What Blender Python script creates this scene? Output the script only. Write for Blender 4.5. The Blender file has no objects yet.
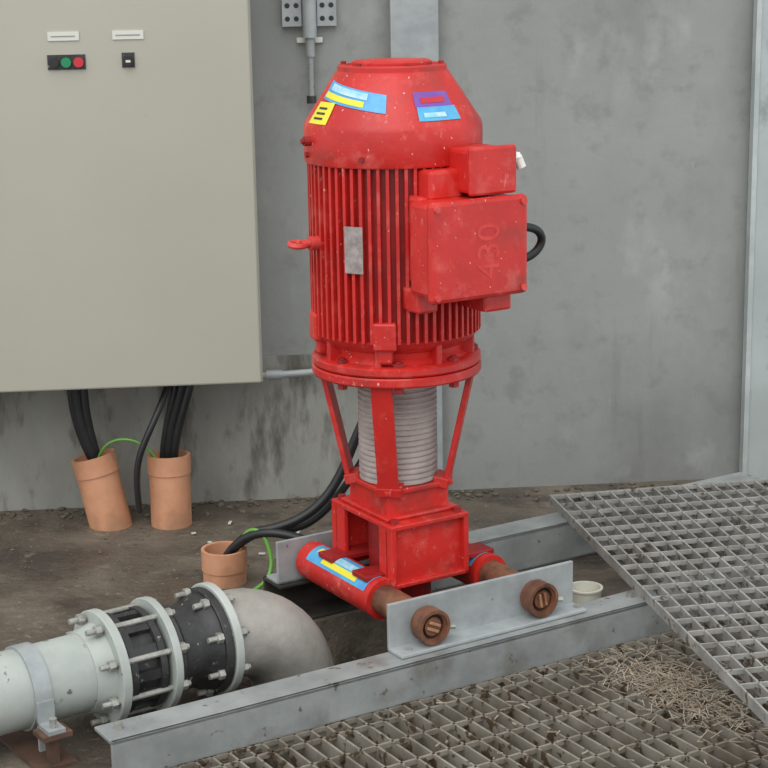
import bpy, bmesh, math, random
from mathutils import Vector, Matrix, Euler
random.seed(7)
sc=bpy.context.scene
COL=sc.collection
sin,cos,pi=math.sin,math.cos,math.pi
rad=math.radians

# ---------------------------------------------------------------- materials
def S(r,g,b):
    f=lambda c:((c/255+0.055)/1.055)**2.4 if c>10 else c/255/12.92
    return (f(r),f(g),f(b),1)
def mat(name,c1,c2=None,scale=6,rough=.6,metal=0,lo=.35,hi=.65,bump=0,bscale=40,
        speck=None,sscale=60,sth=.68,stretch=(1,1,1),c3=None,c3scale=2,c3lo=.5,c3hi=.7,
        layers=(),wet=None):
    """layers: (color, scale, lo, hi, stretch, amount)"""
    m=bpy.data.materials.new(name); m.use_nodes=True
    nt=m.node_tree; N=nt.nodes; L=nt.links
    b=N['Principled BSDF']; b.inputs['Roughness'].default_value=rough; b.inputs['Metallic'].default_value=metal
    tc=N.new('ShaderNodeTexCoord'); mp=N.new('ShaderNodeMapping'); mp.inputs['Scale'].default_value=stretch
    L.new(tc.outputs['Object'],mp.inputs['Vector'])
    def noise(sc_,det=6,vec=None):
        n=N.new('ShaderNodeTexNoise'); n.inputs['Scale'].default_value=sc_; n.inputs['Detail'].default_value=det
        n.inputs['Roughness'].default_value=.62
        L.new((vec or mp.outputs['Vector']),n.inputs['Vector']); return n
    def ramp(n,a,b_,top=1):
        r=N.new('ShaderNodeMapRange'); r.inputs['From Min'].default_value=a; r.inputs['From Max'].default_value=b_
        r.inputs['To Max'].default_value=top
        L.new(n.outputs['Fac'],r.inputs['Value']); return r
    def mix(fac,A,B):
        x=N.new('ShaderNodeMix'); x.data_type='RGBA'
        L.new(fac.outputs['Result'],x.inputs['Factor'])
        if isinstance(A,tuple): x.inputs['A'].default_value=A
        else: L.new(A,x.inputs['A'])
        x.inputs['B'].default_value=B
        return x.outputs['Result']
    cur=c1
    if c2: cur=mix(ramp(noise(scale),lo,hi),cur,c2)
    if c3: cur=mix(ramp(noise(c3scale),c3lo,c3hi),cur,c3)
    for (c,s_,a_,b_,st,am) in layers:
        m2=N.new('ShaderNodeMapping'); m2.inputs['Scale'].default_value=st; m2.inputs['Location'].default_value=(s_*1.7,s_*.3,s_*.9)
        L.new(tc.outputs['Object'],m2.inputs['Vector'])
        cur=mix(ramp(noise(s_,6,m2.outputs['Vector']),a_,b_,am),cur,c)
    if speck: cur=mix(ramp(noise(sscale,3,tc.outputs['Object']),sth,sth+.04),cur,speck)
    if isinstance(cur,tuple): b.inputs['Base Color'].default_value=cur
    else: L.new(cur,b.inputs['Base Color'])
    if wet:
        r=N.new('ShaderNodeMapRange'); n=noise(wet[0],4)
        r.inputs['From Min'].default_value=.42; r.inputs['From Max'].default_value=.6
        r.inputs['To Min'].default_value=wet[1]; r.inputs['To Max'].default_value=wet[2]
        L.new(n.outputs['Fac'],r.inputs['Value']); L.new(r.outputs['Result'],b.inputs['Roughness'])
    if bump:
        n=noise(bscale,5,tc.outputs['Object']); bp=N.new('ShaderNodeBump'); bp.inputs['Strength'].default_value=bump
        bp.inputs['Distance'].default_value=.01
        L.new(n.outputs['Fac'],bp.inputs['Height']); L.new(bp.outputs['Normal'],b.inputs['Normal'])
    return m

U=(1,1,1)
M_red=mat('red_paint',S(206,43,36),S(180,32,28),5,rough=.4,speck=S(226,170,162),sscale=80,sth=.685,bump=.18,bscale=25,
          layers=((S(222,108,98),18,.54,.72,U,.45),(S(106,52,42),7,.55,.74,U,.65),(S(222,150,142),60,.64,.72,(1,1,.4),.4)))
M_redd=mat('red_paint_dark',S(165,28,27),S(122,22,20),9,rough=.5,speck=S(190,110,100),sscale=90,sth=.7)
M_redl=mat('red_paint_worn',S(212,84,76),S(192,50,46),30,rough=.5)
M_redt=mat('red_paint_cast_text',S(210,70,62),S(196,46,42),24,rough=.5)
M_wall=mat('concrete_wall',S(148,150,146),S(135,137,134),1.6,rough=.85,lo=.3,hi=.7,bump=.2,bscale=22,
           layers=((S(110,111,107),1.7,.52,.74,(1.2,1,.7),.6),(S(98,98,94),3,.62,.74,(3.5,1,.35),.4),
                   (S(166,167,162),4,.58,.72,(1.3,1,.8),.5),(S(112,112,107),14,.54,.70,U,.4),(S(88,86,80),30,.69,.73,U,.6)))
M_panel=mat('pale_panel',S(172,180,178),S(155,162,160),3,rough=.7,layers=((S(96,98,94),7,.56,.66,(1,1,.7),.6),))
M_plinth=mat('plinth',S(156,156,149),S(136,136,129),5,rough=.9,stretch=(1,1,.5),bump=.2,
          layers=((S(86,82,74),2.9,.52,.60,(1.8,1,.5),.85),(S(100,96,88),9,.56,.68,(2,1,.8),.6)))
M_cab=mat('cabinet_paint',S(172,170,156),S(167,165,151),1.5,rough=.42,speck=S(140,138,124),sscale=60,sth=.76)
M_galv=mat('galvanised_steel',S(158,162,160),S(132,136,135),9,rough=.5,metal=.15,speck=S(104,98,88),sscale=25,sth=.64,
           layers=((S(100,94,84),6,.54,.70,U,.6),))
M_galvp=mat('galvanised_plate',S(168,173,172),S(146,151,152),14,rough=.5,metal=.15,speck=S(120,116,106),sscale=22,sth=.68)
M_grate=mat('grating_steel',S(170,169,164),S(132,130,124),14,rough=.55,metal=.12,speck=S(92,84,72),sscale=30,sth=.60)
M_grated=mat('grating_steel_dirty',S(152,146,134),S(106,98,86),7,rough=.6,metal=.1,speck=S(80,66,50),sscale=30,sth=.57)
M_ground=mat('muddy_ground',S(122,112,98),S(92,83,71),3,rough=.8,bump=1.0,bscale=45,speck=S(150,142,126),sscale=60,sth=.66,
             c3=S(70,63,55),c3scale=1.3,c3lo=.44,c3hi=.62,layers=((S(58,52,45),6,.53,.66,(1,1,1),.7),(S(140,132,116),24,.60,.70,U,.5)),wet=(1.3,.8,.26))
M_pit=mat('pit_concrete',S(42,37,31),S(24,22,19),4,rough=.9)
M_clay=mat('orange_pipe',S(205,150,116),S(188,132,98),10,rough=.6,c3=S(150,118,92),c3scale=8,c3lo=.5,c3hi=.75)
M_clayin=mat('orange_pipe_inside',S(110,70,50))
M_black=mat('black_rubber',S(26,26,28),S(38,38,40),12,rough=.45)
M_blackc=mat('black_casting',S(54,54,53),S(34,34,35),20,rough=.5,speck=S(130,130,124),sscale=60,sth=.66,bump=.2)
M_shade=mat('pit_shade_steel',S(62,56,48),S(36,33,29),14,rough=.8)  # steel colour darkened to paint in the shade of the pit
M_paleg=mat('painted_steel_pipe',S(178,183,177),S(156,162,156),6,rough=.5,speck=S(105,103,93),sscale=30,sth=.66,
            layers=((S(120,116,104),5,.58,.72,U,.5),))
M_elbow=mat('grey_elbow',S(166,162,154),S(142,139,131),10,rough=.6,bump=.2,bscale=60)
M_bolt=mat('zinc_bolt',S(180,180,172),S(134,134,126),40,rough=.4,metal=.4)
M_rust=mat('rusty_pipe',S(132,88,64),S(82,50,37),18,rough=.55,bump=.3)
M_foot=mat('soiled_foot',S(104,76,62),S(72,56,46),18,rough=.8)
M_rustin=mat('rust_inside',S(60,34,24),S(34,20,15),20,rough=.7)
M_brass=mat('brass_plug',S(206,160,124),S(150,104,78),22,rough=.35,metal=.3)
M_wrap=mat('pump_column_wrap',S(178,166,160),S(152,140,136),12,rough=.6)
M_white=mat('white_plastic',S(225,225,218),rough=.4)
M_label=mat('label_white',S(206,206,196),rough=.5)
M_strip=mat('joint_strip',S(186,192,190),S(160,168,166),8,rough=.5)
M_blue=mat('label_blue',S(70,140,205),S(85,175,210),20,rough=.3)
M_purple=mat('label_purple',S(105,70,160),S(125,80,160),20,rough=.3)
M_yel=mat('label_yellow',S(225,215,60),rough=.35)
M_pale=mat('label_pale',S(190,215,225),S(120,190,210),40,rough=.35)
M_plate=mat('nameplate',S(175,165,160),S(140,130,128),60,rough=.35,metal=.3)
M_green=mat('green_wire',S(100,160,60),rough=.4)
M_gbtn=mat('green_button',S(20,130,80),rough=.3)
M_rbtn=mat('red_button',S(190,40,50),rough=.3)
M_straw=mat('dry_straw',S(168,156,138),S(124,110,92),30,rough=.85)
M_stone=mat('stone',S(110,102,88),S(76,70,60),20,rough=.9)
M_white2=mat('white_bucket',S(205,205,190),rough=.5)

# ---------------------------------------------------------------- helpers
def empty(name,loc=(0,0,0),rz=0,parent=None):
    e=bpy.data.objects.new(name,None); e.empty_display_size=.05
    e.location=loc; e.rotation_euler=(0,0,rz); COL.objects.link(e)
    if parent: e.parent=parent
    return e
def obj(name,bm,m,parent=None,smooth=False,bevel=0,mtx=None,loc=None,rz=0,ang=35):
    me=bpy.data.meshes.new(name); 
    bmesh.ops.recalc_face_normals(bm,faces=bm.faces)
    bm.to_mesh(me); bm.free()
    o=bpy.data.objects.new(name,me); COL.objects.link(o)
    ms=m if isinstance(m,(list,tuple)) else [m]
    for x in ms: me.materials.append(x)
    if parent: o.parent=parent
    if mtx is not None: o.matrix_local=mtx
    if loc is not None: o.location=loc; o.rotation_euler=(0,0,rz)
    if smooth:
        for p in me.polygons: p.use_smooth=True
        try: me.set_sharp_from_angle(angle=rad(ang))
        except Exception: pass
    if bevel:
        b=o.modifiers.new('bevel','BEVEL'); b.width=bevel; b.segments=2; b.limit_method='ANGLE'
    return o
def addbox(bm,c,s,R=None,mi=0):
    R=R or Matrix.Identity(3); vs=[]
    for z in(-1,1):
        for x,y in((-1,-1),(1,-1),(1,1),(-1,1)):
            vs.append(bm.verts.new(Vector(c)+R@Vector((x*s[0]/2,y*s[1]/2,z*s[2]/2))))
    for f in((3,2,1,0),(4,5,6,7),(0,1,5,4),(1,2,6,5),(2,3,7,6),(3,0,4,7)):
        fc=bm.faces.new([vs[i] for i in f]); fc.material_index=mi
def boxes(name,m,lst,parent=None,bevel=0,**k):
    bm=bmesh.new()
    for t in lst: addbox(bm,*t)
    return obj(name,bm,m,parent,bevel=bevel,**k)
def b6(x0,x1,y0,y1,z0,z1):
    return (((x0+x1)/2,(y0+y1)/2,(z0+z1)/2),(abs(x1-x0),abs(y1-y0),abs(z1-z0)))
def axisM(p0,p1):
    d=(Vector(p1)-Vector(p0)); q=d.to_track_quat('Z','Y').to_matrix().to_4x4()
    return Matrix.Translation(Vector(p0))@q, d.length
def addlathe(bm,prof,seg=48,M=None,mi=0,closed=False):
    M=M or Matrix.Identity(4); rings=[]
    for r,z in prof:
        if r<1e-6: rings.append([bm.verts.new(M@Vector((0,0,z)))])
        else: rings.append([bm.verts.new(M@Vector((r*cos(2*pi*i/seg),r*sin(2*pi*i/seg),z))) for i in range(seg)])
    pairs=list(zip(rings[:-1],rings[1:]))
    if closed: pairs.append((rings[-1],rings[0]))
    for A,B in pairs:
        for i in range(seg):
            j=(i+1)%seg
            if len(A)==1 and len(B)==1: continue
            if len(A)==1: f=bm.faces.new((A[0],B[i],B[j]))
            elif len(B)==1: f=bm.faces.new((A[i],A[j],B[0]))
            else: f=bm.faces.new((A[i],A[j],B[j],B[i]))
            f.material_index=mi
def lathe(name,m,prof,parent=None,seg=48,M=None,**k):
    bm=bmesh.new(); addlathe(bm,prof,seg,M); return obj(name,bm,m,parent,smooth=True,**k)
def addcyl(bm,p0,p1,r,seg=24,r2=None,mi=0):
    M,l=axisM(p0,p1); r2=r if r2 is None else r2
    addlathe(bm,[(0,0),(r,0),(r2,l),(0,l)],seg,M,mi)
def cyl(name,m,p0,p1,r,parent=None,seg=32,r2=None):
    bm=bmesh.new(); addcyl(bm,p0,p1,r,seg,r2); return obj(name,bm,m,parent,smooth=True)
def addtube(bm,p0,p1,ro,ri,seg=40,mi=0):
    M,l=axisM(p0,p1); addlathe(bm,[(ri,0),(ro,0),(ro,l),(ri,l)],seg,M,mi,closed=True)
def tube(name,m,p0,p1,ro,ri,parent=None,seg=40):
    bm=bmesh.new(); addtube(bm,p0,p1,ro,ri,seg); return obj(name,bm,m,parent,smooth=True)
def cable(name,m,pts,r,parent=None):
    cu=bpy.data.curves.new(name,'CURVE'); cu.dimensions='3D'; cu.bevel_depth=r; cu.bevel_resolution=4; cu.resolution_u=10; cu.use_fill_caps=True
    s=cu.splines.new('NURBS'); s.points.add(len(pts)-1)
    for p,q in zip(s.points,pts): p.co=(*q,1)
    s.use_endpoint_u=True; s.order_u=4 if len(pts)>3 else len(pts)
    cu.materials.append(m)
    o=bpy.data.objects.new(name,cu); COL.objects.link(o)
    if parent: o.parent=parent
    return o
def Rz(a): return Matrix.Rotation(a,3,'Z')

TH=rad(31.5); OA=Vector((0,3.407,0)); WA=rad(5); OW=Vector((0,4.85,0))
def AB(a,b,z=0):
    v=Matrix.Rotation(TH,3,'Z')@Vector((a,b,z)); return v+OA
# ---------------------------------------------------------------- camera
cam=bpy.data.cameras.new('camera'); co=bpy.data.objects.new('camera',cam); COL.objects.link(co)
cam.sensor_width=36; cam.lens=1750/768*36; cam.clip_start=.01
co.matrix_world=Matrix.Translation((0,0,1.5))@Matrix.Rotation(rad(90-13.62),4,'X')@Matrix.Rotation(-.018,4,'Z')
sc.camera=co
# ---------------------------------------------------------------- light
w=bpy.data.worlds.new('overcast_sky'); sc.world=w; w.use_nodes=True
bg=w.node_tree.nodes['Background']; bg.inputs['Color'].default_value=(.94,.97,1,1); bg.inputs['Strength'].default_value=1.12
sl=bpy.data.lights.new('sun','SUN'); sl.energy=1.8; sl.angle=rad(60); sl.color=(1,.99,.97)
so=bpy.data.objects.new('sun',sl); COL.objects.link(so); so.rotation_euler=Vector((.3,1,-1.35)).to_track_quat('-Z','Y').to_euler()
try:
    sc.view_settings.view_transform='Standard'; sc.view_settings.look='None'
except Exception: pass

# ---------------------------------------------------------------- room shell
boxes('wall_back',M_wall,[b6(-3,3,0,.15,-.5,3.2)],bevel=.004,loc=OW,rz=WA)
boxes('trim_plinth',M_plinth,[b6(-3,-.02,-.012,-.001,0,.42)],loc=OW,rz=WA)
bm=bmesh.new()
for a0,a1,b0,b1 in((-5,-.69,-5,5),(-.69,5,.46,5),(-.69,-.24,-.055,.46),(.45,5,-.055,.46)):
    c,s=b6(a0,a1,b0,b1,-.5,0); addbox(bm,AB(*c),s,Rz(TH))
n=Rz(WA)@Vector((0,1,0))
g=bm.verts[:]+bm.edges[:]+bm.faces[:]
bmesh.ops.bisect_plane(bm,geom=g,plane_co=OW-n*.0,plane_no=n,clear_outer=True)
obj('ground',bm,M_ground)
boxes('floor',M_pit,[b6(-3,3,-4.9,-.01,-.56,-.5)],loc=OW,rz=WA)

# right pale panel
P=empty('wall_panel',OW,WA)
boxes('sheet',M_panel,[b6(1.050,2.4,-.05,-.002,0.0,2.6)],P,bevel=.004)
boxes('edge_strip',M_strip,[b6(1.038,1.052,-.054,-.02,0.0,2.6)],P)
# steel column
P=empty('steel_column',OW,WA)
boxes('flanges',M_galvp,[b6(.032,.162,-.035,-.025,0,2.6),b6(.032,.162,-.006,-.001,0,2.6),b6(.092,.102,-.03,-.003,0,2.6)],P)
# conduit + brackets
P=empty('wall_conduit',OW,WA)
cx=-.186
bm=bmesh.new(); addcyl(bm,(cx,-.03,1.25),(cx,-.03,2.2),.013)
addcyl(bm,(cx,-.03,1.25),(cx,-.03,1.14),.008)
obj('conduit',bm,M_galv,P,smooth=True)
cyl('end_box',M_blackc,(cx,-.03,1.145),(cx,-.03,1.125),.013,P)
cyl('coupler',M_galvp,(cx,-.03,1.30),(cx,-.03,1.42),.019,P)
boxes('saddle',M_label,[b6(cx-.035,cx+.035,-.012,-.001,1.285,1.30)],P,bevel=.002)
for i,x in enumerate((cx-.047,cx+.047)):
    bm=bmesh.new(); addbox(bm,(x,-.012,1.385),(.052,.022,.11))
    for k in range(3):
        for q in(-.012,.012): addcyl(bm,(x+q,-.024,1.35+k*.035),(x+q,-.022,1.35+k*.035),.007,12,mi=1)
    obj('bracket_%d'%i,bm,[M_galvp,M_black],P)
# small conduit from cabinet
P=empty('branch_conduit',OW,WA)
cable('conduit',M_galvp,[(-.37,-.05,.375),(-.3,-.05,.375),(-.2,-.05,.38),(-.1,-.05,.385),(-.03,-.05,.36)],.010,P)
cyl('coupler',M_galvp,(-.335,-.05,.375),(-.29,-.05,.375),.014,P)

# ---------------------------------------------------------------- cabinet
P=empty('electrical_cabinet',OW,WA)
boxes('body',M_cab,[b6(-1.75,-.348,-.275,-.001,.408,2.1)],P,bevel=.006)
boxes('door',M_cab,[b6(-1.745,-.353,-.298,-.278,.413,2.095)],P,bevel=.005)
boxes('labels',M_label,[b6(-.858,-.780,-.301,-.2975,1.317,1.339),b6(-.697,-.619,-.301,-.2975,1.317,1.339)],P)
M_text=mat('label_text_grey',S(140,140,136))
boxes('label_text',M_text,[b6(-.850,-.79,-.3018,-.3005,1.326,1.329),b6(-.689,-.628,-.3018,-.3005,1.326,1.329)],P)
boxes('push_button_plate',M_blackc,[b6(-.862,-.767,-.301,-.2975,1.245,1.282),b6(-.676,-.644,-.301,-.2975,1.247,1.284)],P)
for nm,x,m in(('black_button',-.846,M_black),('green_button',-.815,M_gbtn),('red_button',-.784,M_rbtn),('selector',-.660,M_black)):
    cyl(nm,m,(x,-.300,1.263),(x,-.312,1.263),.0125,P,24)
boxes('selector_mark',M_label,[b6(-.666,-.654,-.314,-.3125,1.26,1.266)],P)
bm=bmesh.new()
for z in(.48,1.2,1.9): addcyl(bm,(-1.7,-.285,z-.03),(-1.7,-.285,z+.03),.008)
obj('hinges',bm,M_galvp,P)

# ---------------------------------------------------------------- orange pipes and cables
def claypipe(base,top,r):
    P=empty('orange_drain_pipe',base); t=Vector(top)-Vector(base)
    tube('pipe',M_clay,(0,0,-.02),t,r,r-.006,P)
    d=t.normalized()
    tube('socket',M_clay,t-d*.05,t+d*.002,r+.003,r-.005,P)
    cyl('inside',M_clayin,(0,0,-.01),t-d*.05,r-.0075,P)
claypipe((-.755,4.60,0),(-.800,4.61,.195),.058)
claypipe((-.592,4.60,0),(-.592,4.61,.195),.056)
claypipe((-.405,4.13,0),(-.405,4.13,.085),.054)
P=empty('black_power_cables')
cable('cable_1',M_black,[(-.835,4.60,.42),(-.835,4.60,.33),(-.825,4.6,.25),(-.79,4.61,.17)],.014,P)
cable('cable_2',M_black,[(-.815,4.61,.42),(-.818,4.6,.33),(-.805,4.61,.25),(-.785,4.62,.17)],.013,P)
cable('cable_3',M_black,[(-.85,4.61,.42),(-.852,4.6,.33),(-.835,4.61,.25),(-.80,4.62,.17)],.010,P)
cable('cable_4',M_black,[(-.54,4.60,.42),(-.55,4.60,.35),(-.59,4.6,.28),(-.595,4.61,.17)],.013,P)
cable('cable_5',M_black,[(-.52,4.61,.42),(-.535,4.59,.34),(-.575,4.6,.26),(-.58,4.61,.17)],.012,P)
cable('cable_6',M_black,[(-.56,4.61,.42),(-.57,4.60,.35),(-.60,4.6,.28),(-.61,4.61,.17)],.010,P)
cable('cable_7',M_black,[(-.575,4.62,.42),(-.60,4.55,.34),(-.66,4.52,.24),(-.675,4.52,.16),(-.668,4.53,.06)],.009,P)
P=empty('earth_wire')
cable('wire_1',M_green,[(-.79,4.60,.17),(-.77,4.57,.24),(-.70,4.55,.27),(-.65,4.56,.24),(-.62,4.58,.19)],.0035,P)
cable('wire_2',M_green,[(-.39,4.12,.05),(-.36,4.11,.13),(-.32,4.09,.16),(-.285,4.07,.12),(-.275,4.05,.03),(-.33,4.0,.02)],.005,P)
P=empty('motor_supply_cable')
cable('cable_1',M_black,[(.0,4.15,.50),(-.06,4.15,.40),(-.10,4.15,.27),(-.18,4.12,.17),(-.30,4.12,.13),(-.36,4.12,.13),(-.41,4.13,.04)],.012,P)
cable('cable_2',M_black,[(.0,4.05,.10),(-.12,4.05,.10),(-.22,4.06,.14),(-.31,4.08,.15),(-.38,4.11,.11),(-.415,4.12,.04)],.011,P)
cable('cable_3',M_black,[(.03,4.15,.46),(-.03,4.16,.34),(-.10,4.17,.22),(-.22,4.14,.10),(-.33,4.13,.15),(-.41,4.14,.05)],.010,P)

# ---------------------------------------------------------------- beams
def channel(name,a0,a1,b0,b1,sgn,m=None):
    t=.008; 
    l=[b6(a0,a1,b0,b1,.1-t,.1),b6(a0,a1,b0,b1,.0,t)]
    y=b0 if sgn<0 else b1-t
    l.append(b6(a0,a1,y,y+t,.0,.1))
    return boxes(name,m or M_galv,l,bevel=.002,loc=OA,rz=TH)
channel('steel_channel_beam',-.655,1.5,-.080,.004,-1)
channel('steel_channel_beam',.262,1.5,.47,.56,-1)
channel('shaded_back_beam',.0,.258,.475,.56,1,M_shade)  # left section of the back beam, pit shade painted into its colour
P=empty('beam_bolt',OA,TH)
bm=bmesh.new()
for a,b in((.03,-.03),(-.62,-.03),(.47,-.03),(.62,-.03)): addcyl(bm,(a,b,.1),(a,b,.112),.009,6)
obj('bolts',bm,M_bolt,P)
# angle plates
def angle(b,f,a0=0):
    P=empty('angle_bracket',OA,TH)
    bm=bmesh.new()
    addbox(bm,*b6(a0,.480,b,b+.009,.101,.205)); 
    addbox(bm,*b6(a0,.480,min(b,b+f),max(b,b+f)+(.009 if f<0 else 0),.101,.109))
    obj('plate',bm,M_galvp,P,bevel=.002)
angle(-.002,-.05); angle(.482,.06)
# rails
def rail(a):
    P=empty('rail_pipe',OA,TH)
    tube('rusty_pipe',M_rust,(a,-.04,.150),(a,.52,.150),.033,.027,P)
    tube('end_collar',M_rust,(a,-.046,.150),(a,-.012,.150),.038,.031,P)
    cyl('plug',M_rustin,(a,-.032,.150),(a,.5,.150),.0275,P)
    R=Matrix.Rotation(rad(25 if a<.2 else 80),3,'Y')
    bm=bmesh.new(); addcyl(bm,(a,-.038,.150),(a,-.03,.150),.020,24); 
    obj('plug_face',bm,M_rust,P,smooth=True)
    bm=bmesh.new()
    for q in(-.0065,.0065): addbox(bm,Vector((a,-.040,.150))+R@Vector((0,0,q)),(.030,.007,.006),R)
    obj('plug_slot',bm,M_brass,P,bevel=.001)
    tube('red_sleeve',M_red,(a,.155,.150),(a,.470,.150),.045,.0335,P)
    def patch(nm,m,b0,b1,t0,t1,r):
        bm=bmesh.new(); n=10; rows=[]
        for i in range(n+1):
            t=rad(t0+(t1-t0)*i/n)
            rows.append([bm.verts.new((a+r*sin(t),y,.150+r*cos(t))) for y in(b0,b1)])
        for i in range(n): bm.faces.new((rows[i][0],rows[i+1][0],rows[i+1][1],rows[i][1]))
        obj(nm,bm,m,P,smooth=True)
    patch('sticker',M_blue,.175,.43,-62,8,.0458)
    patch('sticker_text_pale',M_pale,.19,.33,-30,-8,.0463)
    patch('sticker_text_yellow',M_yel,.22,.37,-52,-34,.0463)
    patch('sticker_text_yellow_2',M_yel,.34,.41,-28,-8,.0463)
    bm=bmesh.new(); addcyl(bm,(a+.03,-.012,.135),(a+.062,-.03,.135),.006,8); obj('pin',bm,M_bolt,P)
rail(.086); rail(.368)

# ---------------------------------------------------------------- pump stand + motor
CX,CY=.204,.278
C=AB(CX,CY,0)
P=empty('pump_stand',C,TH)
ha,hb=.101,.130
z0,z1=.168,.312
l=[]
l.append(b6(-ha,ha,-hb,hb,z1-.012,z1))
for s in(-1,1):
    yo=s*hb; yi=s*(hb-.055)
    l.append(b6(-ha,ha,s*(hb-.016),s*(hb-.028),z0,z1-.01))
    l.append(b6(-ha,ha,yo,yi,z0,z0+.011))
    for e in(-1,1): l.append(b6(e*ha,e*(ha-.013),yo,yi,z0,z1-.005))
l.append(b6(-.02,.02,-.05,.05,z0+.01,z1))
boxes('base_channels',M_red,l,P,bevel=.003)
bm=bmesh.new()
for x in(-.082,.082):
    for y in(-.112,.112): addcyl(bm,(x,y,z1),(x,y,z1+.01),.010,6)
obj('base_bolts',bm,M_redd,P)
boxes('cross_bars',M_redd,[b6(-.15,.19,-.10,-.04,.188,.200),b6(-.15,.19,.05,.11,.188,.200)],P,bevel=.002)
boxes('upper_block',M_red,[b6(-.080,.080,-.082,.082,z1,.372),b6(-.088,.088,-.09,.09,.366,.380),b6(-.093,.093,-.1,.1,z1,z1+.01)],P,bevel=.004)
bm=bmesh.new(); addcyl(bm,(0,0,.10),(0,0,.3),.07,32); obj('pump_throat',bm,M_redd,P,smooth=True)
prof=[(.075,.376)]
z=.38
while z<.635:
    prof+= [(.083,z),(.0875,z+.003),(.0875,z+.008),(.083,z+.011)]; z+=.0125
prof.append((.08,.64))
lathe('ribbed_column',M_wrap,prof,P,64)
def ph(phi): return rad(phi-90)-TH
for i,phi in enumerate((-12,78,168,-102)):
    a=ph(phi); t=Vector((.168*cos(a),.168*sin(a),.635)); b=Vector((.112*cos(a),.112*sin(a),.385))
    d=(t-b)
    zz=d.normalized(); xx=Vector((-sin(a),cos(a),0)); yy=zz.cross(xx)
    R=Matrix((xx,yy,zz)).transposed()
    bm=bmesh.new(); addbox(bm,(t+b)/2,(.046,.012,d.length+.015),R)
    addbox(bm,b+Vector((0,0,-.008))+Vector((-cos(a)*.012,-sin(a)*.012,0)),(.06,.035,.022),R)
    obj('leg_%d'%(i+1),bm,M_red,P,bevel=.002)
lathe('lantern_flange',M_red,[(0,.622),(.150,.622),(.183,.624),(.186,.628),(.186,.642),(.183,.645),(.11,.646),(0,.646)],P,64)

Q=empty('electric_motor',C,TH)
lathe('mount_flange',M_red,[(0,.647),(.182,.647),(.185,.651),(.185,.663),(.180,.667),(.160,.669),(.148,.68),(.150,.692),(.172,.706),(.178,.72),(.16,.722),(0,.722)],Q,64)
bm=bmesh.new()
for i in range(8):
    a=i*pi/4+.25; x,y=.168*cos(a),.168*sin(a)
    addcyl(bm,(x,y,.610),(x,y,.680),.007,8); addcyl(bm,(x,y,.664),(x,y,.676),.012,6); addcyl(bm,(x,y,.612),(x,y,.622),.012,6)
obj('flange_bolts',bm,M_redd,Q)
lst=[]
for i in range(8):
    a=i*pi/4; lst.append(((.158*cos(a),.158*sin(a),.690),(.03,.014,.05),Rz(a)))
boxes('bell_ribs',M_red,lst,Q,bevel=.003)
lathe('stator_core',M_redd,[(0,.715),(.169,.715),(.171,.72),(.171,1.10),(0,1.10)],Q,64)
lst=[]
NF=60
for i in range(NF):
    a=2*pi*i/NF; r0,r1=.160,.185
    lst.append((((r0+r1)/2*cos(a),(r0+r1)/2*sin(a),.908),(r1-r0,.0068,.378),Rz(a)))
boxes('cooling_fins',M_red,lst,Q)
for i,phi in enumerate((-8,-75,118)):
    a=ph(phi); boxes('lug_%d'%(i+1),M_red,[((.172*cos(a),.172*sin(a),.735),(.035,.05,.06),Rz(a)),((.165*cos(a),.165*sin(a),.70),(.03,.03,.05),Rz(a))],Q,bevel=.005)
lathe('fan_cowl',M_red,[(.16,1.088),(.189,1.086),(.191,1.09),(.191,1.158),(.187,1.170),(.120,1.272),(.116,1.275),(.116,1.284),(.112,1.287),(.10,1.287),(.098,1.283),(.0,1.283)],Q,72)
lathe('cowl_cap',M_red,[(0,1.283),(.085,1.283),(.085,1.292),(.08,1.295),(0,1.297)],Q,48)
bm=bmesh.new()
for i in range(6):
    a=i*pi/3+.3; addcyl(bm,(.105*cos(a),.105*sin(a),1.285),(.105*cos(a),.105*sin(a),1.293),.006,8)
for phi in(-70,-20,45,120,200):
    a=ph(phi); addcyl(bm,(.188*cos(a),.188*sin(a),1.105),(.197*cos(a),.197*sin(a),1.105),.006,8)
a=ph(-66); addcyl(bm,(.185*cos(a),.185*sin(a),1.135),(.205*cos(a),.205*sin(a),1.135),.010,12)
addcyl(bm,(.2*cos(a),.2*sin(a),1.135),(.210*cos(a),.210*sin(a),1.135),.006,8)
obj('cowl_screws',bm,M_redd,Q)
def cone_r(z):
    if z<1.17: return .191
    return .187+(z-1.17)*(.120-.187)/(1.272-1.17)
def sticker(nm,m,p0,p1,za,zb,slope=0,off=.002,rf=cone_r):
    bm=bmesh.new(); n=14; k=5; G=[]
    for i in range(n+1):
        u=i/n; a=ph(p0+(p1-p0)*u); row=[]
        for j in range(k+1):
            zz=za+(zb-za)*j/k-slope*u; r=rf(zz)+off
            row.append(bm.verts.new((r*cos(a),r*sin(a),zz)))
        G.append(row)
    for i in range(n):
        for j in range(k): bm.faces.new((G[i][j],G[i+1][j],G[i+1][j+1],G[i][j+1]))
    obj(nm,bm,m,Q,smooth=True)
sticker('sticker_blue',M_blue,-68,-5,1.222,1.258,.026)
sticker('sticker_blue_pale_text',M_pale,-62,-20,1.240,1.253,.018,.003)
sticker('sticker_blue_yellow_text',M_yel,-66,-22,1.226,1.237,.018,.003)
sticker('sticker_purple',M_purple,16,48,1.207,1.236)
sticker('sticker_blue_lower',M_blue,17,50,1.180,1.207)
sticker('sticker_red_text',M_rbtn,21,42,1.215,1.226,0,.003)
sticker('sticker_blue_text',M_pale,21,38,1.187,1.196,0,.003)
sticker('sticker_yellow',M_yel,-70,-48,1.172,1.215)
for i,zt in enumerate((1.181,1.191,1.201)):
    sticker('sticker_yellow_text_%d'%i,M_blackc,-65,-54,zt,zt+.004,0,.003)
nr=lambda z:.1865
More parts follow.
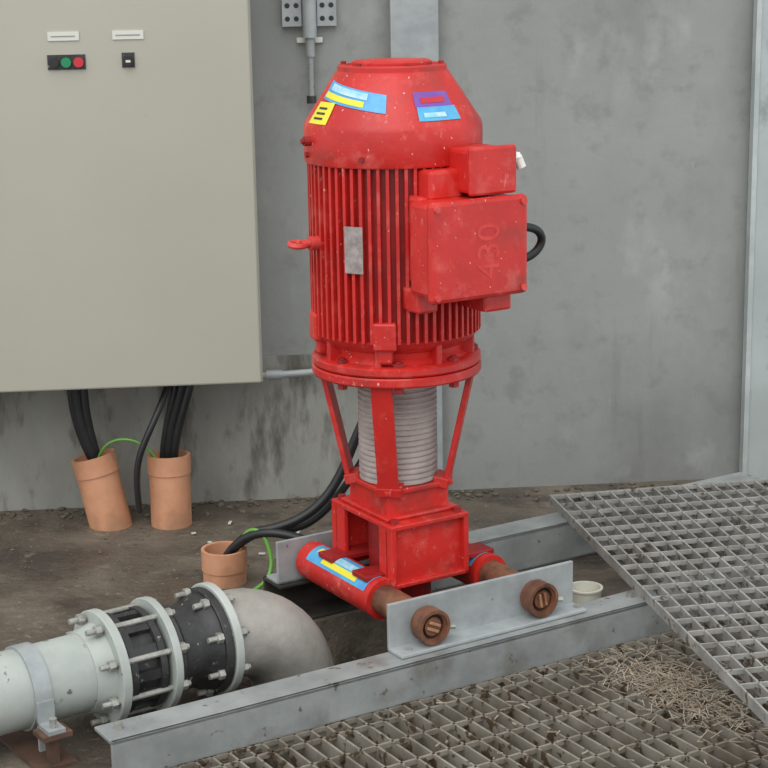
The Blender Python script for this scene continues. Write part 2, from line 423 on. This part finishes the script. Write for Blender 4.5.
sticker('nameplate',M_plate,-34,-21,.868,.966,0,.002,nr)
# lifting eye
a=ph(-62); e=Vector((cos(a),sin(a),0))
bm=bmesh.new()
addcyl(bm,e*.17+Vector((0,0,.922)),e*.205+Vector((0,0,.922)),.015,16); addcyl(bm,e*.2+Vector((0,0,.922)),e*.225+Vector((0,0,.922)),.009,12)
M=Matrix.Translation(e*.232+Vector((0,0,.922)))@Matrix.Rotation(rad(8),4,'X')
tp=[(.0165+.0065*cos(t*pi/4),.0065*sin(t*pi/4)) for t in range(8)]
addlathe(bm,tp,28,M,closed=True)
obj('lifting_eye',bm,M_redl,Q,smooth=True)
# junction box
boxes('terminal_neck',M_red,[b6(-.07,.11,-.21,-.12,.85,1.03),b6(-.050,.03,-.22,-.12,1.02,1.083)],Q,bevel=.008)
boxes('terminal_box',M_red,[b6(-.092,.132,-.278,-.20,.832,1.025)],Q,bevel=.010)
boxes('terminal_box_lid',M_red,[b6(-.100,.139,-.298,-.276,.824,1.030)],Q,bevel=.009)
bm=bmesh.new()
for x in(-.087,.126):
    for zz in(.838,1.016): addcyl(bm,(x,-.296,zz),(x,-.303,zz),.007,10)
obj('lid_screws',bm,M_redl,Q)
boxes('upper_terminal_box',M_red,[b6(.018,.123,-.262,-.15,1.034,1.124)],Q,bevel=.008)
boxes('upper_terminal_lid',M_red,[b6(.012,.128,-.274,-.26,1.031,1.130)],Q,bevel=.006)
boxes('lower_foot',M_red,[b6(.055,.124,-.26,-.14,.785,.825),b6(-.08,-.03,-.215,-.15,.79,.84)],Q,bevel=.006)
bm=bmesh.new()
addcyl(bm,(.123,-.245,1.100),(.151,-.245,1.100),.012,6); addcyl(bm,(.148,-.245,1.102),(.156,-.25,1.078),.010,12)
obj('white_gland',bm,M_white,Q)
cable('black_conduit',M_black,[(.12,-.24,.955),(.18,-.24,.955),(.235,-.22,.935),(.235,-.215,.895),(.19,-.21,.872),(.12,-.20,.87)],.009,Q)
fc=bpy.data.curves.new('cast_number','FONT'); fc.body='430'; fc.size=.078; fc.extrude=.0005; fc.align_x='CENTER'; fc.align_y='CENTER'
fc.materials.append(M_redt); fo=bpy.data.objects.new('cast_number',fc); COL.objects.link(fo); fo.parent=Q
fo.matrix_local=Matrix.Translation((.041,-.2983,.922))@Matrix.Rotation(rad(90),4,'X')@Matrix.Rotation(rad(90),4,'Z')

# ---------------------------------------------------------------- discharge pipe
PB,PZ=0,.126
P=empty('discharge_pipe',AB(-.287,.220,0),TH+rad(3))
X0=.287
tube('steel_pipe',M_paleg,(-1.6,PB,PZ),(X0-.56,PB,PZ),.079,.073,P,56)
def flange(nm,m,a,t,r=.118):
    bm=bmesh.new(); addtube(bm,(X0+a,PB,PZ),(X0+a+t,PB,PZ),r,.07,56); obj(nm,bm,m,P,smooth=True,bevel=.002)
flange('flange_1',M_paleg,-.562,.020); 
cyl('flange_neck',M_paleg,(X0-.60,PB,PZ),(X0-.56,PB,PZ),.082,P,48,r2=.094)
cyl('coupling_body',M_blackc,(X0-.54,PB,PZ),(X0-.44,PB,PZ),.088,P,48)
bm=bmesh.new()
for a in(-.535,-.470): addtube(bm,(X0+a,PB,PZ),(X0+a+.014,PB,PZ),.104,.08,48)
for i in range(12):
    t=2*pi*i/12
    addbox(bm,(X0-.497,PB+.092*cos(t),PZ+.092*sin(t)),(.07,.016,.02),Matrix.Rotation(t,3,'X'))
obj('coupling_ribs',bm,M_blackc,P,smooth=True)
flange('flange_2',M_paleg,-.445,.017)
bm=bmesh.new()
addlathe(bm,[(.075,0),(.098,0),(.102,.012),(.090,.022),(.088,.06),(.100,.085),(.104,.10),(.075,.10)],56,axisM((X0-.425,PB,PZ),(X0-.32,PB,PZ))[0])
obj('check_valve_body',bm,M_blackc,P,smooth=True)
flange('flange_3',M_blackc,-.325,.018,.112)
flange('flange_4',M_paleg,-.305,.018)
bm=bmesh.new()
for i in range(8):
    t=2*pi*(i+.5)/8; y=PB+.103*cos(t); zz=PZ+.103*sin(t)
    for x0,x1 in((-.60,-.405),(-.36,-.265)):
        addcyl(bm,(X0+x0,y,zz),(X0+x1,y,zz),.006,10)
    for x in(-.582,-.426,-.340,-.286):
        addcyl(bm,(X0+x,y,zz),(X0+x+.013,y,zz),.0115,6)
obj('flange_bolts',bm,M_bolt,P)
bm=bmesh.new(); R_=.155; rr=.092; rings=[]; seg=40
cen=(X0-.258,PZ-R_)
path=[(X0-.29,PZ,0.)]
for i in range(15):
    t=i/14*pi/2; path.append((cen[0]+R_*sin(t),cen[1]+R_*cos(t),t))
path.append((cen[0]+R_,-.35,pi/2))
for x,zz,t in path:
    rings.append([bm.verts.new((x+rr*cos(q)*sin(t),PB+rr*sin(q),zz+rr*cos(q)*cos(t))) for q in[2*pi*i/seg for i in range(seg)]])
for A_,B_ in zip(rings[:-1],rings[1:]):
    for i in range(seg):
        j=(i+1)%seg; bm.faces.new((A_[i],A_[j],B_[j],B_[i]))
obj('elbow',bm,M_elbow,P,smooth=True)
bm=bmesh.new(); xs=X0-.715
addtube(bm,(xs-.0175,PB,PZ),(xs+.0175,PB,PZ),.085,.0795,48)
for s in(-1,1):
    addbox(bm,(xs,PB+s*.086,PZ-.05),(.035,.008,.10)); addbox(bm,(xs,PB+s*.11,.080),(.035,.055,.008))
obj('pipe_strap',bm,M_galvp,P,smooth=True)
boxes('support_leg',M_foot,[b6(xs-.01,xs+.01,PB-.12,PB-.10,.0,.076),b6(xs-.01,xs+.01,PB+.10,PB+.12,0,.076),b6(xs-.04,xs+.04,PB-.13,PB+.13,.0,.008),b6(xs-.03,xs+.03,PB-.14,PB-.09,.066,.076)],P)
bm=bmesh.new()
for s in(-1,1): addcyl(bm,(xs,PB+s*.12,.074),(xs,PB+s*.12,.102),.008,8)
obj('strap_bolts',bm,M_bolt,P)

bm=bmesh.new(); addlathe(bm,[(0,.004),(.034,.004),(.038,.06),(.041,.062),(.041,.066),(.035,.066),(.031,.012),(0,.012)],40)
obj('white_plastic_pipe_stub',bm,M_white2,smooth=True,loc=AB(.635,.15,0))

# ---------------------------------------------------------------- gratings
def grating(bm,L_,W_,pitch,cross,h=.03,t=.004,ct=.006):
    n=int(round(L_/pitch))
    for i in range(n+1):
        addbox(bm,(i*pitch,W_/2,-h/2),(t,W_,h))
    m_=int(round(W_/cross))
    for j in range(m_+1):
        addbox(bm,(n*pitch/2,min(W_-.003,j*cross+.003),-.005),(n*pitch,ct,.010))
    addbox(bm,(n*pitch/2,0,-h/2),(n*pitch,.005,h)); addbox(bm,(n*pitch/2,W_,-h/2),(n*pitch,.005,h))
bm=bmesh.new(); grating(bm,2.3,1.49,.036,.09,t=.005)
o=obj('floor_grating',bm,M_grated,loc=AB(-.672,-1.576,.022),rz=TH)
c1=Vector((.428,4.353,.140)); c2=Vector((.695,2.965,.145)); d=(c2-c1).normalized()
xx=Vector((.974,.221,0)); yy=-d; xx=(xx-yy*xx.dot(yy)).normalized(); zz=xx.cross(yy)
L2=1.62
org=c1+d*L2
bm=bmesh.new(); grating(bm,1.05,L2,.040,.070,h=.024,t=.0045,ct=.0055)
M=Matrix((xx,yy,zz)).transposed().to_4x4(); M.translation=org
obj('loose_grating_panel',bm,M_grate,mtx=M)

# ---------------------------------------------------------------- debris
def inv(p): 
    return Rz(-TH)@(Vector((p.x,p.y,0))-OA)
def stone(bm,c,s):
    r=bmesh.ops.create_icosphere(bm,subdivisions=1,radius=s)
    q=Euler((random.random()*3,random.random()*3,random.random()*3)).to_matrix()
    for v in r['verts']:
        v.co=q@(v.co*random.uniform(.7,1.2)); v.co.z*=.6; v.co+=Vector(c)
bm=bmesh.new()
def okp(p): return inv(p).y>.60 and all((Vector((p.x,p.y,0))-Vector((x,y,0))).length>.085 for x,y in((-.755,4.6),(-.592,4.6),(-.405,4.13)))
for i in range(190):
    x=random.uniform(-1.4,1.0); d_=abs(random.gauss(0,.05))+.02
    p=OW+Rz(WA)@Vector((x,-d_,0))
    if okp(p): stone(bm,(p.x,p.y,.003),random.uniform(.004,.014))
for i in range(150):
    p=Vector((random.uniform(-1.3,.3),random.uniform(4.15,4.7),0))
    if okp(p): stone(bm,(p.x,p.y,.001),random.uniform(.002,.006))
obj('gravel_debris',bm,M_stone)
bm=bmesh.new()
def straw(c,l,ang,w_=.0025,tilt=0):
    R=Euler((0,tilt,ang)).to_matrix(); addbox(bm,c,(l,w_,w_*.6),R)
for i in range(1000):
    u=random.gauss(0,.11); v=random.gauss(0,.045)
    p=Vector((.575,3.35,0))+Rz(rad(-62))@Vector((u,v,0))
    if inv(p).y>-.115: continue
    straw((p.x,p.y,.026+random.random()*.022*max(0,1-abs(u)/.25)),random.uniform(.010,.038),random.uniform(0,pi),.0017,random.uniform(-.4,.4))
for i in range(90):
    p=AB(random.uniform(-.1,1.2),random.uniform(-.7,-.12)); straw((p.x,p.y,.026),random.uniform(.006,.025),random.uniform(0,pi),.003,random.uniform(-.2,.2))
obj('dry_straw_pile',bm,M_straw)
bm=bmesh.new()
for i in range(5):
    p=Vector((random.uniform(-.55,-.1),random.uniform(4.3,4.6),.006)); addbox(bm,p,(random.uniform(.01,.025),random.uniform(.004,.008),.003),Rz(random.random()*3))
obj('litter_scraps',bm,M_label)
